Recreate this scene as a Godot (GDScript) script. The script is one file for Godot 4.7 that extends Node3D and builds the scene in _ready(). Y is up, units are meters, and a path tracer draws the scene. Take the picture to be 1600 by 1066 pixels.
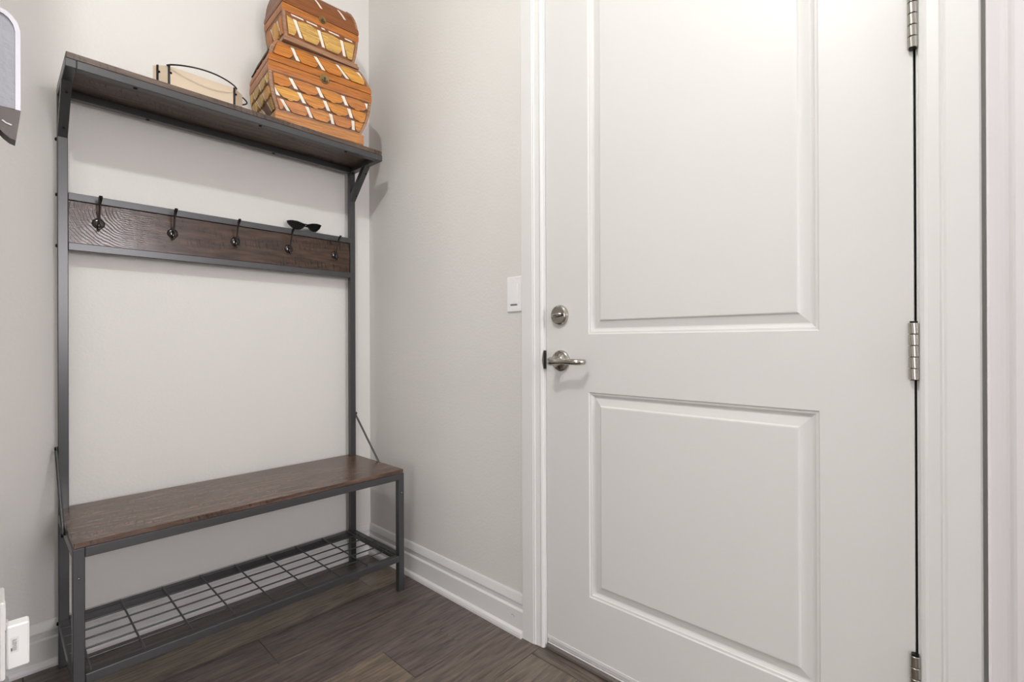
extends Node3D

# ------------------------------------------------------------------ helpers
var O := Vector3.ZERO          # origin of the thing being built (vertices are written relative to it)
var GA := 0                    # grain axis for the automatic texture coordinates
var UO := Vector2.ZERO         # texture offset
var taken := {}
var M := {}

func numbered(called: String) -> String:
	var n: int = taken.get(called, 0)
	taken[called] = n + 1
	return called if n == 0 else "%s_%03d" % [called, n]

func tag(o: Node3D, label: String, category := "", group := "", kind := "") -> Node3D:
	if label != "": o.set_meta("label", label)
	if category != "": o.set_meta("category", category)
	if group != "": o.set_meta("group", group)
	if kind != "": o.set_meta("kind", kind)
	return o

func thing(called: String, at: Vector3, label: String, category: String, kind := "") -> Node3D:
	var n := Node3D.new()
	n.name = numbered(called)
	n.position = at
	add_child(n, true)
	tag(n, label, category, "", kind)
	O = at
	return n

func begin() -> SurfaceTool:
	var st := SurfaceTool.new()
	st.begin(Mesh.PRIMITIVE_TRIANGLES)
	st.set_smooth_group(-1)
	return st

func commit(st: SurfaceTool, called: String, m: Material, parent: Node3D) -> MeshInstance3D:
	st.generate_normals()
	var mi := MeshInstance3D.new()
	mi.name = called if parent != self else numbered(called)
	mi.mesh = st.commit()
	mi.material_override = m
	parent.add_child(mi, true)
	return mi

func vert(st: SurfaceTool, p: Vector3, n: Vector3) -> void:
	var ax := 0
	if absf(n.y) > absf(n.x) and absf(n.y) >= absf(n.z): ax = 1
	elif absf(n.z) > absf(n.x): ax = 2
	var a := GA
	if a == ax: a = (ax + 1) % 3
	var b := 3 - ax - a
	st.set_uv(Vector2(p[a], p[b]) + UO)
	st.add_vertex(p - O)

func tri(st: SurfaceTool, a: Vector3, b: Vector3, c: Vector3) -> void:   # counter-clockwise seen from outside
	var n := (b - a).cross(c - a).normalized()
	vert(st, a, n); vert(st, c, n); vert(st, b, n)

func quad(st: SurfaceTool, a: Vector3, b: Vector3, c: Vector3, d: Vector3) -> void:
	tri(st, a, b, c); tri(st, a, c, d)

func box(st: SurfaceTool, lo: Vector3, hi: Vector3, ch := 0.0015, T := Transform3D.IDENTITY) -> void:
	# chamfered box: 6 faces, 12 bevels, 8 corners
	var c := (lo + hi) * 0.5
	var h := (hi - lo) * 0.5
	ch = minf(ch, minf(h.x, minf(h.y, h.z)) * 0.8)
	st.set_smooth_group(-1)
	var pt := func(ax: int, s: Vector3) -> Vector3:      # the corner s, on the face across axis ax
		var q := Vector3(s.x * (h.x - ch), s.y * (h.y - ch), s.z * (h.z - ch))
		q[ax] = s[ax] * h[ax]
		return T * (c + q)
	for ax in 3:
		var b := (ax + 1) % 3
		var d := (ax + 2) % 3
		for sg in [-1.0, 1.0]:
			var ps := []
			for k in [[-1, -1], [1, -1], [1, 1], [-1, 1]]:
				var s := Vector3.ZERO
				s[ax] = sg; s[b] = k[0]; s[d] = k[1]
				ps.append(pt.call(ax, s))
			if sg > 0: quad(st, ps[0], ps[1], ps[2], ps[3])
			else: quad(st, ps[3], ps[2], ps[1], ps[0])
	if ch <= 0.0: return
	for ax in 3:                                          # bevels along axis ax
		var b := (ax + 1) % 3
		var d := (ax + 2) % 3
		for sb in [-1.0, 1.0]:
			for sd in [-1.0, 1.0]:
				var s0 := Vector3.ZERO
				s0[ax] = -1; s0[b] = sb; s0[d] = sd
				var s1 := s0
				s1[ax] = 1
				var p0: Vector3 = pt.call(b, s0)
				var p1: Vector3 = pt.call(d, s0)
				var p2: Vector3 = pt.call(d, s1)
				var p3: Vector3 = pt.call(b, s1)
				if sb * sd > 0: quad(st, p0, p1, p2, p3)
				else: quad(st, p3, p2, p1, p0)
	for sx in [-1.0, 1.0]:
		for sy in [-1.0, 1.0]:
			for sz in [-1.0, 1.0]:
				var s := Vector3(sx, sy, sz)
				var a0: Vector3 = pt.call(0, s)
				var a1: Vector3 = pt.call(1, s)
				var a2: Vector3 = pt.call(2, s)
				if sx * sy * sz > 0: tri(st, a0, a1, a2)
				else: tri(st, a0, a2, a1)

func cbox(called: String, lo: Vector3, hi: Vector3, m: Material, parent: Node3D, ch := 0.0015) -> MeshInstance3D:
	var st := begin()
	box(st, lo, hi, ch)
	return commit(st, called, m, parent)

func tube(st: SurfaceTool, pts: Array, radii: Array, n := 8, flat := 1.0, side := Vector3.UP) -> void:
	# swept tube; flat squeezes it across the direction side
	var rings := []
	for i in pts.size():
		var t: Vector3 = (pts[mini(i + 1, pts.size() - 1)] - pts[maxi(i - 1, 0)]).normalized()
		var u := side - t * side.dot(t)
		if u.length() < 0.01: u = Vector3.RIGHT - t * t.x
		u = u.normalized()
		var w := t.cross(u)
		var r: float = radii[mini(i, radii.size() - 1)]
		var ring := []
		for k in n:
			var a := TAU * (k + 0.5) / n
			ring.append(pts[i] + u * cos(a) * r * flat + w * sin(a) * r)
		rings.append(ring)
	st.set_smooth_group(1 if n > 4 else -1)
	for i in rings.size() - 1:
		for k in n:
			var k2 := (k + 1) % n
			quad(st, rings[i][k], rings[i][k2], rings[i + 1][k2], rings[i + 1][k])
	st.set_smooth_group(-1)
	for k in range(1, n - 1):
		tri(st, rings[0][0], rings[0][k + 1], rings[0][k])
		var e: Array = rings[rings.size() - 1]
		tri(st, e[0], e[k], e[k + 1])

func lathe(st: SurfaceTool, prof: Array, T: Transform3D, n := 24, smooth := true) -> void:
	# profile of (radius, height) from bottom to top round T's local y
	st.set_smooth_group(2 if smooth else -1)
	for i in prof.size() - 1:
		if not smooth: st.set_smooth_group(10 + i)
		for k in n:
			var a := TAU * k / n
			var b := TAU * (k + 1) / n
			var p: Vector2 = prof[i]
			var q: Vector2 = prof[i + 1]
			var A := T * Vector3(p.x * cos(a), p.y, p.x * sin(a))
			var B := T * Vector3(p.x * cos(b), p.y, p.x * sin(b))
			var C := T * Vector3(q.x * cos(b), q.y, q.x * sin(b))
			var D := T * Vector3(q.x * cos(a), q.y, q.x * sin(a))
			if p.x > 1e-6: tri(st, A, C, B)
			if q.x > 1e-6: tri(st, A, D, C)
	st.set_smooth_group(-1)

func about(at: Vector3, axis: Vector3) -> Transform3D:    # local y along axis
	var y := axis.normalized()
	var x := Vector3.UP.cross(y)
	if x.length() < 0.01: x = Vector3.RIGHT
	x = x.normalized()
	return Transform3D(Basis(x, y, x.cross(y)), at)

func prism(st: SurfaceTool, poly: PackedVector2Array, top: Callable, low: Callable) -> void:
	# a thin plate: the outline mapped by top and low, with side walls (outline counter-clockwise as seen from outside)
	if Geometry2D.is_polygon_clockwise(poly): poly.reverse()
	var tris := Geometry2D.triangulate_polygon(poly)
	for i in range(0, tris.size(), 3):
		var a := poly[tris[i]]
		var b := poly[tris[i + 1]]
		var c := poly[tris[i + 2]]
		if (b - a).cross(c - a) < 0:
			var s := b
			b = c
			c = s
		tri(st, top.call(a), top.call(b), top.call(c))
		tri(st, low.call(a), low.call(c), low.call(b))
	for i in poly.size():
		var a := poly[i]
		var b := poly[(i + 1) % poly.size()]
		quad(st, low.call(a), low.call(b), top.call(b), top.call(a))

func extrude(st: SurfaceTool, prof: Array, along: Vector3, ux: Vector3, uy: Vector3, at: Vector3) -> void:
	# profile points (x along ux, y along uy) pushed along a vector; ux, uy, along must be right-handed for a counter-clockwise profile
	var poly := PackedVector2Array(prof)
	if Geometry2D.is_polygon_clockwise(poly): poly.reverse()
	var top := func(p: Vector2) -> Vector3: return at + along + ux * p.x + uy * p.y
	var low := func(p: Vector2) -> Vector3: return at + ux * p.x + uy * p.y
	if ux.cross(uy).dot(along) < 0: prism(st, poly, low, top)
	else: prism(st, poly, top, low)

# ------------------------------------------------------------------ materials
func mat(c: Color, rough := 0.5, metal := 0.0) -> StandardMaterial3D:
	var m := StandardMaterial3D.new()
	m.albedo_color = c
	m.roughness = rough
	m.metallic = metal
	return m

func noise(f: float, oct := 3, seed := 1) -> FastNoiseLite:
	var n := FastNoiseLite.new()
	n.noise_type = FastNoiseLite.TYPE_SIMPLEX_SMOOTH
	n.frequency = f
	n.fractal_octaves = oct
	n.seed = seed
	return n

func wood_image(w: int, h: int, stops: Array, seed: int, streak: float, fine: float, knots := 0.0) -> Image:
	# grain running along x; stops are colours from dark to light
	var im := Image.create(w, h, false, Image.FORMAT_RGB8)
	var a := noise(1.0, 4, seed)
	var b := noise(1.0, 2, seed + 7)
	var c := noise(1.0, 2, seed + 19)
	for y in h:
		for x in w:
			var wob := c.get_noise_2d(x * 0.004, y * 0.02) * 6.0 * (1.0 + knots)
			var v := 0.5 + a.get_noise_2d(x * 0.006, (y + wob) * streak) * 0.62 + b.get_noise_2d(x * 0.03, y * fine) * 0.22
			v = clampf(v, 0.0, 0.999) * (stops.size() - 1)
			var i := int(v)
			im.set_pixel(x, y, stops[i].lerp(stops[i + 1], v - i))
	return im

func tex(im: Image) -> ImageTexture:
	im.generate_mipmaps()
	return ImageTexture.create_from_image(im)

func make_materials() -> void:
	var bump := NoiseTexture2D.new()
	bump.width = 512; bump.height = 512; bump.seamless = true
	bump.noise = noise(0.03, 3, 3)
	var paint := func(c: Color, rough: float, depth: float) -> StandardMaterial3D:
		var m := mat(c, rough)
		m.heightmap_enabled = true
		m.heightmap_texture = bump
		m.heightmap_scale = depth
		m.uv1_triplanar = true
		m.uv1_world_triplanar = true
		m.uv1_scale = Vector3.ONE * 5.0
		return m
	M.wall = paint.call(Color(0.885, 0.876, 0.861), 0.75, 0.035)
	M.panel = paint.call(Color(0.86, 0.845, 0.85), 0.45, 0.006)
	M.ceiling = paint.call(Color(0.93, 0.93, 0.92), 0.9, 0.1)
	M.trim = paint.call(Color(0.89, 0.888, 0.88), 0.38, 0.008)
	M.door = paint.call(Color(0.865, 0.863, 0.852), 0.42, 0.008)
	M.steel = mat(Color(0.31, 0.31, 0.315), 0.3, 0.5)
	M.black = mat(Color(0.03, 0.03, 0.03), 0.4)
	M.bolt = mat(Color(0.08, 0.08, 0.08), 0.35, 0.6)
	M.bronze = mat(Color(0.30, 0.285, 0.285), 0.13, 0.9)
	M.nickel = mat(Color(0.70, 0.69, 0.66), 0.2, 1.0)
	M.plastic = mat(Color(0.96, 0.96, 0.955), 0.35)
	M.grey_mark = mat(Color(0.45, 0.45, 0.45), 0.5)
	M.dark_gap = mat(Color(0.06, 0.055, 0.05), 0.9)
	M.threshold = mat(Color(0.42, 0.39, 0.37), 0.5)
	# walnut boards of the hall tree
	var wa := wood_image(1024, 256, [Color8(52, 40, 34), Color8(74, 58, 49), Color8(91, 73, 62), Color8(108, 89, 77)], 11, 0.05, 0.4)
	var cut := Image.create(1024, 256, false, Image.FORMAT_RGB8)
	var arc := Image.create(1024, 256, false, Image.FORMAT_RGB8)
	var n1 := noise(1.0, 2, 31)
	var n2 := noise(1.0, 3, 37)
	for y in 256:
		for x in 1024:
			var band := clampf(n2.get_noise_2d(x * 0.002, y * 0.02) * 2.2 + 0.25, 0.0, 1.0)
			var tick := clampf(n1.get_noise_2d(x * 0.11 + y * 0.02, y * 0.012) * 2.6 - 0.35, 0.0, 1.0)
			var g := 0.5 + n2.get_noise_2d(x * 0.02, y * 0.4) * 0.16
			var hgt := clampf(g - tick * band * 0.55, 0.0, 1.0)
			cut.set_pixel(x, y, Color(hgt, hgt, hgt))
			var base: Color = wa.get_pixel(x, y)
			wa.set_pixel(x, y, base.darkened(tick * band * 0.42))
			# curved saw marks at one end, straight ones after
			var u := x / 1024.0
			var q := y / 256.0 * 0.25
			var d := sqrt(pow(u - 0.17, 2.0) + pow(q - 0.175, 2.0) * 1.4)
			var r1 := 0.5 + 0.5 * sin(d * 640.0 + n1.get_noise_2d(x * 0.02, y * 0.02) * 2.5)
			var r2 := 0.5 + 0.5 * sin(q * 900.0 + n1.get_noise_2d(x * 0.05, y * 0.05) * 3.0)
			var k1 := clampf((0.14 - u) * 30.0, 0.0, 1.0)
			var k2 := clampf((0.30 - u) * 9.0, 0.0, 1.0) * (1.0 - k1) * clampf(n1.get_noise_2d(x * 0.03, y * 0.01) + 0.5, 0.0, 1.0)
			var hh := clampf(0.5 + (g - 0.5) * 0.8 - r1 * k1 * 0.4 - r2 * k2 * 0.25, 0.0, 1.0)
			arc.set_pixel(x, y, Color(hh, hh, hh))
	var wt := tex(wa)
	M.walnut = mat(Color(1, 1, 1), 0.42)
	M.walnut.albedo_texture = wt
	M.walnut.uv1_scale = Vector3(1.0, 4.0, 1.0)
	M.walnut.heightmap_enabled = true
	M.walnut.heightmap_texture = tex(cut)
	M.walnut.heightmap_scale = 0.05
	M.walnut_panel = M.walnut.duplicate()
	M.walnut_panel.heightmap_texture = tex(arc)
	M.walnut_panel.heightmap_scale = 0.05
	M.walnut_panel.roughness = 0.2
	M.walnut_panel.albedo_color = Color(0.86, 0.80, 0.75)
	M.walnut_bench = M.walnut.duplicate()
	M.walnut_bench.roughness = 0.27
	M.walnut_bench.albedo_color = Color(1.12, 1.1, 1.08)  # lighter than the other boards: bench sheen put into the tint
	M.walnut_bench.heightmap_scale = 0.016
	# vinyl floor planks
	var ft := tex(wood_image(1024, 512, [Color8(62, 55, 51), Color8(93, 85, 79), Color8(109, 101, 94), Color8(128, 119, 111)], 53, 0.06, 0.45, 0.3))
	var tints := [Color(0.96, 0.93, 0.95), Color(1.0, 0.98, 0.96), Color(1.12, 1.08, 1.02), Color(0.90, 0.87, 0.88), Color(1.05, 1.03, 0.98), Color(1.12, 1.09, 1.03)]
	M.planks = []
	for t in tints:
		var m := mat(t, 0.3)
		m.albedo_texture = ft
		m.uv1_scale = Vector3(0.85, 2.2, 1.0)
		m.heightmap_enabled = true
		m.heightmap_texture = ft
		m.heightmap_scale = 0.012
		M.planks.append(m)
	# chest woods: one grain picture, tinted
	var ct := tex(wood_image(512, 512, [Color8(150, 150, 150), Color8(205, 205, 205), Color8(235, 235, 235), Color8(255, 255, 255)], 71, 0.05, 0.4))
	var grain := func(c: Color, rough: float) -> StandardMaterial3D:
		var m := mat(c, rough)
		m.albedo_texture = ct
		m.uv1_scale = Vector3(2.5, 6.0, 1.0)
		return m
	M.chest_brown = grain.call(Color8(150, 88, 42), 0.4)
	M.chest_rail = grain.call(Color8(196, 118, 46), 0.36)
	M.chest_frame = grain.call(Color8(178, 134, 102), 0.45)
	M.chest_ground = grain.call(Color8(132, 88, 58), 0.5)
	M.chest_plinth = grain.call(Color8(205, 140, 80), 0.4)
	M.chest_dark = grain.call(Color8(86, 56, 38), 0.6)
	M.chips = [grain.call(Color8(214, 134, 56), 0.38), grain.call(Color8(204, 124, 52), 0.38), grain.call(Color8(222, 146, 62), 0.38), grain.call(Color8(208, 132, 64), 0.42)]
	M.chips_pale = [grain.call(Color8(228, 180, 96), 0.42), grain.call(Color8(214, 172, 98), 0.45), grain.call(Color8(235, 170, 74), 0.4)]
	M.inlay = mat(Color8(236, 228, 214), 0.35)
	M.brass = mat(Color8(132, 112, 68), 0.42, 0.8)
	M.board = mat(Color8(212, 194, 170), 0.7)
	M.black_wire = mat(Color(0.05, 0.045, 0.045), 0.4)
	M.lens = mat(Color(0.03, 0.034, 0.03), 0.12)
	M.lens.metallic_specular = 0.25
	M.frame_black = mat(Color(0.04, 0.038, 0.032), 0.3)
	M.frame_black.metallic_specular = 0.25
	M.gold = mat(Color8(190, 160, 100), 0.3, 0.9)
	M.mesh_grey = paint.call(Color(0.60, 0.60, 0.625), 0.55, 0.05)
	M.silver = mat(Color(0.78, 0.78, 0.80), 0.35, 0.3)
	M.slate = mat(Color(0.36, 0.33, 0.32), 0.5)
	M.glass = mat(Color(1, 1, 1, 0.08), 0.05)
	M.glass.transparency = BaseMaterial3D.TRANSPARENCY_ALPHA
	M.globe = mat(Color(1, 0.97, 0.92), 0.5)
	M.globe.emission_enabled = true
	M.globe.emission = Color(1.0, 0.95, 0.88)
	M.globe.emission_energy_multiplier = 0.6
	# illegible small print on the plug adapter
	var im := Image.create(64, 128, false, Image.FORMAT_RGB8)
	im.fill(Color8(232, 231, 230))
	var rn := RandomNumberGenerator.new()
	rn.seed = 5
	for k in 4:
		for y in range(18, 112):
			if rn.randf() < 0.72: im.fill_rect(Rect2i(14 + k * 9, y, 4 + rn.randi() % 3, 1), Color8(84, 84, 88))
	im.fill_rect(Rect2i(4, 86, 8, 26), Color8(60, 60, 64))
	M.print = mat(Color(1, 1, 1), 0.4)
	M.print.albedo_texture = tex(im)

# ------------------------------------------------------------------ the scene
func _ready() -> void:
	# camera: a level lens near the opening of the alcove
	var cam := Camera3D.new()
	cam.name = "camera"
	var yaw := deg_to_rad(43.1969)
	var F := Vector3(cos(yaw), 0, -sin(yaw))
	var R := Vector3(sin(yaw), 0, cos(yaw))
	var U := Vector3.UP
	var pt := deg_to_rad(0.0525)
	var F2 := F * cos(pt) + U * sin(pt)
	U = U * cos(pt) - F * sin(pt)
	var rl := deg_to_rad(-0.2202)
	var R2 := R * cos(rl) + U * sin(rl)
	U = U * cos(rl) - R * sin(rl)
	cam.transform = Transform3D(Basis(R2, U, -F2), Vector3(-1.2248, 0.9864, 2.0722))
	cam.fov = 69.783
	cam.near = 0.01
	add_child(cam)
	cam.current = true

	var we := WorldEnvironment.new()
	we.name = "environment"
	var e := Environment.new()
	e.background_mode = Environment.BG_SKY
	var sky := Sky.new()
	var ps := PhysicalSkyMaterial.new()
	sky.sky_material = ps
	e.sky = sky
	e.background_energy_multiplier = 0.05
	e.tonemap_mode = Environment.TONE_MAPPER_LINEAR
	e.tonemap_exposure = 1.04
	e.sdfgi_enabled = true
	e.ssao_enabled = true
	e.ssil_enabled = true
	we.environment = e
	add_child(we)

	# daylight from unseen hall windows, and an unseen ceiling lamp, lighting the alcove
	var day := Color(1.0, 0.98, 1.0)
	area("unseen_window_daylight", Vector3(-2.35, 1.5, 5.3), Vector3(0, 0, 0), Vector2(2.3, 1.7), day, 0.5)  # out of view, lights the back wall
	area("unseen_side_window_daylight", Vector3(-0.505, 1.7, 5.3), Vector3(0, 0, 0), Vector2(0.76, 1.2), day, 6.0)  # out of view, lights the alcove and the hook panel glare
	area("unseen_patio_daylight", Vector3(-5.95, 1.3, 3.9), Vector3(0, -90, 0), Vector2(2.2, 2.2), day, 7.0)  # out of view, lights the door wall from the left
	var om := OmniLight3D.new()
	om.name = "unseen_ceiling_bulb"
	om.position = Vector3(-1.3, 2.61, 1.62)  # unseen lamp, set where the shelf and bench shadows point
	om.light_energy = 1.1
	om.light_color = Color(0.985, 0.992, 0.978)
	om.light_size = 0.035
	om.omni_range = 12.0
	om.omni_attenuation = 2.0
	om.shadow_enabled = true
	add_child(om)

	make_materials()
	build_shell()
	build_door()
	build_hall_tree()
	build_chests()
	build_tray()
	build_sunglasses()
	build_fittings()

func area(called: String, at: Vector3, turn: Vector3, size: Vector2, c: Color, energy: float) -> void:
	var l := AreaLight3D.new()
	l.name = called
	l.position = at
	l.rotation_degrees = turn
	l.area_size = size
	l.light_color = c
	l.light_energy = energy
	l.area_range = 14.0
	l.shadow_enabled = true
	add_child(l)

func struct(called: String, boxes: Array, m: Material, label := "") -> MeshInstance3D:
	O = Vector3.ZERO
	var st := begin()
	for b in boxes: box(st, b[0], b[1], 0.0)
	var o := commit(st, called, m, self)
	tag(o, label, "", "", "structure")
	return o

func build_shell() -> void:
	var H := 2.78
	struct("wall_back", [[Vector3(-1.36, 0, -0.12), Vector3(0.2, H, 0)]], M.wall, "greige back wall behind the hall tree")
	struct("wall_left", [[Vector3(-1.36, 0, 0), Vector3(-1.218, H, 1.06)], [Vector3(-6.2, 0, 0.94), Vector3(-1.36, H, 1.06)]], M.wall, "greige side wall that carries the outlet")
	struct("wall_right", [[Vector3(0, 0, 0), Vector3(0.12, H, 1.055)], [Vector3(0, 0, 2.011), Vector3(0.12, H, 5.52)], [Vector3(0, 2.44, 1.055), Vector3(0.12, H, 2.011)], [Vector3(0.12, 0, 0), Vector3(0.2, H, 2.3)]], M.wall, "greige wall round the white door")
	# the painted end panel that stands beside the hinge side casing, a few millimetres off it
	O = Vector3.ZERO
	var st := begin()
	var ep := [Vector2(0.0, 0.002), Vector2(0.004, 0.0)]
	for q in [[0.010, -0.0006], [0.017, -0.001], [0.023, -0.0006], [0.027, 0.001], [0.031, 0.0045], [0.035, 0.0065], [0.045, 0.007], [0.30, 0.007], [0.304, 0.005]]: ep.append(Vector2(q[0], q[1]))
	var prof := [Vector2(0.0, -0.034)]
	for q in ep: prof.append(q)
	prof.append(Vector2(0.304, -0.034))
	extrude(st, prof, Vector3(0, 2.6, 0), Vector3(0, 0.0014, 1).normalized(), Vector3(-1, 0, 0), Vector3(-0.034, 0.001, 2.0925))
	tag(commit(st, "trim_5", M.panel, self), "pale painted end panel beside the hinge side door casing", "", "", "structure")
	struct("wall_unseen_hall", [[Vector3(-6.2, 0, 1.06), Vector3(-6.08, H, 2.75)], [Vector3(-6.2, 0, 5.05), Vector3(-6.08, H, 5.4)], [Vector3(-6.2, 2.42, 2.75), Vector3(-6.08, H, 5.05)], [Vector3(-6.2, 0, 5.4), Vector3(-3.6, H, 5.52)], [Vector3(-1.1, 0, 5.4), Vector3(-0.95, H, 5.52)], [Vector3(-0.06, 0, 5.4), Vector3(0, H, 5.52)], [Vector3(-0.95, 0, 5.4), Vector3(-0.06, 1.05, 5.52)], [Vector3(-0.95, 2.35, 5.4), Vector3(-0.06, H, 5.52)], [Vector3(-3.6, 0, 5.4), Vector3(-1.1, 0.55, 5.52)], [Vector3(-3.6, 2.45, 5.4), Vector3(-1.1, H, 5.52)]], M.wall, "pale walls of the unseen hall beyond the opening")  # out of view, laid out to spread the hall daylight
	struct("ceiling", [[Vector3(-6.2, H, -0.12), Vector3(0.2, H + 0.1, 5.52)]], M.ceiling, "plain white ceiling")

	# unseen hall windows behind the camera, placed to light the alcove
	var w := thing("unseen_window_1", Vector3(-2.35, 0.55, 5.4), "unseen white framed hall window, placed to light the back wall", "", "structure")
	st = begin()
	for b in [[Vector3(-3.6, 0.55, 5.4), Vector3(-3.54, 2.45, 5.48)], [Vector3(-1.16, 0.55, 5.4), Vector3(-1.1, 2.45, 5.48)], [Vector3(-3.54, 0.55, 5.4), Vector3(-1.16, 0.61, 5.48)], [Vector3(-3.54, 2.39, 5.4), Vector3(-1.16, 2.45, 5.48)], [Vector3(-2.38, 0.61, 5.41), Vector3(-2.32, 2.39, 5.47)]]:
		box(st, b[0], b[1], 0.003)
	commit(st, "window_frame", M.trim, w)
	cbox("pane", Vector3(-3.54, 0.61, 5.435), Vector3(-2.38, 2.39, 5.441), M.glass, w, 0.0)
	cbox("pane", Vector3(-2.32, 0.61, 5.435), Vector3(-1.16, 2.39, 5.441), M.glass, w, 0.0)

	w = thing("unseen_window_2", Vector3(-0.505, 1.05, 5.4), "unseen small hall window, placed to light the alcove and the hook panel", "", "structure")  # unseen, set where the hook panel catches its glare
	st = begin()
	for b in [[Vector3(-0.95, 1.05, 5.4), Vector3(-0.9, 2.35, 5.48)], [Vector3(-0.11, 1.05, 5.4), Vector3(-0.06, 2.35, 5.48)], [Vector3(-0.9, 1.05, 5.4), Vector3(-0.11, 1.1, 5.48)], [Vector3(-0.9, 2.3, 5.4), Vector3(-0.11, 2.35, 5.48)]]:
		box(st, b[0], b[1], 0.003)
	commit(st, "window_frame", M.trim, w)
	cbox("pane", Vector3(-0.9, 1.1, 5.435), Vector3(-0.11, 2.3, 5.441), M.glass, w, 0.0)
	w = thing("unseen_window_3", Vector3(-6.12, 0, 3.9), "unseen sliding patio window, placed to light the door wall", "", "structure")  # unseen, set far left to light the door evenly
	st = begin()
	for b in [[Vector3(-6.17, 0, 2.75), Vector3(-6.09, 2.42, 2.81)], [Vector3(-6.17, 0, 4.99), Vector3(-6.09, 2.42, 5.05)], [Vector3(-6.17, 0, 2.81), Vector3(-6.09, 0.06, 4.99)], [Vector3(-6.17, 2.36, 2.81), Vector3(-6.09, 2.42, 4.99)], [Vector3(-6.16, 0.06, 3.87), Vector3(-6.1, 2.36, 3.93)]]:
		box(st, b[0], b[1], 0.003)
	commit(st, "window_frame", M.trim, w)
	cbox("pane", Vector3(-6.135, 0.06, 2.81), Vector3(-6.129, 2.36, 3.87), M.glass, w, 0.0)
	cbox("pane", Vector3(-6.135, 0.06, 3.93), Vector3(-6.129, 2.36, 4.99), M.glass, w, 0.0)

	# floor: a slab, and on it the planks, each with its own bevelled edges
	var fl := thing("floor", Vector3.ZERO, "dark grey brown wood plank floor", "", "structure")
	cbox("underlay", Vector3(-6.2, -0.12, -0.12), Vector3(0.2, -0.006, 5.52), M.dark_gap, fl, 0.0)
	var rn := RandomNumberGenerator.new()
	rn.seed = 21
	GA = 0
	var starts := {4: [-0.373 - 1.22, 2], 3: [-0.98, 0], 5: [-0.75, 4], 2: [-0.62, 3], 1: [-1.4, 0], 6: [-1.0, 1]}
	for k in range(0, 31):
		var z0 := -0.012 + 0.178 * k
		var x := -6.1 - rn.randf() * 1.2
		var tint := -1
		if starts.has(k): x = starts[k][0] - 1.22 * 5.0
		var x1 := -0.056 if z0 > 0.98 and z0 < 2.0 else 0.0
		while x < x1 - 0.01:
			var xe := minf(x + 1.22, x1)
			tint = rn.randi() % 5
			if k == 4: tint = 5 if absf(xe + 0.373) < 0.01 else 0
			if k == 5: tint = 1
			if k == 3 or k == 2: tint = [0, 3][rn.randi() % 2]
			if k >= 6 and k < 9: tint = 4
			if xe > -6.05:
				UO = Vector2(rn.randf() * 5.0, rn.randf() * 3.0)
				cbox("plank", Vector3(maxf(x, -6.05), -0.014, z0), Vector3(xe - 0.001, 0, z0 + 0.177), M.planks[tint], fl, 0.0011)
			x += 1.22
	GA = 2
	UO = Vector2(0.7, 0.3)
	cbox("plank", Vector3(-0.0555, -0.014, 1.056), Vector3(0.02, 0, 2.011), M.planks[1], fl, 0.0008)
	UO = Vector2.ZERO
	GA = 0

	# baseboards with a cap, a step and a shoe moulding
	var bp := [Vector2(0, 0), Vector2(0.027, 0), Vector2(0.027, 0.008), Vector2(0.0245, 0.0165), Vector2(0.0165, 0.022), Vector2(0.016, 0.083), Vector2(0.0125, 0.0865), Vector2(0.0095, 0.088), Vector2(0.0105, 0.1), Vector2(0.0125, 0.108), Vector2(0.011, 0.114), Vector2(0.006, 0.131), Vector2(0.003, 0.1354), Vector2(0, 0.1354)]
	O = Vector3.ZERO
	st = begin()
	extrude(st, bp, Vector3(0, 0, 0.982), Vector3(-1, 0, 0), Vector3(0, 1, 0), Vector3(0, 0, 0))
	var bb := commit(st, "baseboard_right", M.trim, self)
	tag(bb, "white baseboard running to the door casing", "", "", "structure")
	st = begin()
	tube(st, [Vector3(-0.0162, 0.058, 0.930), Vector3(-0.0164, 0.061, 0.934), Vector3(-0.0164, 0.0605, 0.940), Vector3(-0.0162, 0.056, 0.943)], [0.0007], 6)
	commit(st, "scuff_mark", M.grey_mark, bb)
	st = begin()
	extrude(st, bp, Vector3(-1.218, 0, 0), Vector3(0, 0, 1), Vector3(0, 1, 0), Vector3(0, 0, 0))
	tag(commit(st, "baseboard_back", M.trim, self), "white baseboard behind the hall tree", "", "", "structure")
	st = begin()
	extrude(st, bp, Vector3(0, 0, 1.06), Vector3(1, 0, 0), Vector3(0, 1, 0), Vector3(-1.218, 0, 0))
	tag(commit(st, "baseboard_left", M.trim, self), "white baseboard below the outlet", "", "", "structure")

	# door casing
	var cp := [Vector2(0, 0), Vector2(0.0, 0.017), Vector2(0.003, 0.0195), Vector2(0.047, 0.0185), Vector2(0.051, 0.0165), Vector2(0.054, 0.0175), Vector2(0.057, 0.015), Vector2(0.074, 0.0125), Vector2(0.079, 0.0135), Vector2(0.085, 0.0105), Vector2(0.087, 0.008), Vector2(0.087, 0)]
	st = begin()
	extrude(st, cp, Vector3(0, 2.44, 0), Vector3(0, 0, 1), Vector3(-1, 0, 0), Vector3(0, 0.001, 0.982))
	tag(commit(st, "trim_1", M.trim, self), "white door casing on the latch side", "", "", "structure")
	st = begin()
	extrude(st, cp, Vector3(0, 2.44, 0), Vector3(0, 0, -1), Vector3(-1, 0, 0), Vector3(0, 0.001, 2.0865))
	tag(commit(st, "trim_2", M.trim, self), "white door casing on the hinge side", "", "", "structure")
	st = begin()
	extrude(st, cp, Vector3(0, 0, 1.1045), Vector3(0, -1, 0), Vector3(-1, 0, 0), Vector3(0, 2.528, 0.982))
	tag(commit(st, "trim_3", M.trim, self), "white door casing over the door", "", "", "structure")

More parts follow.
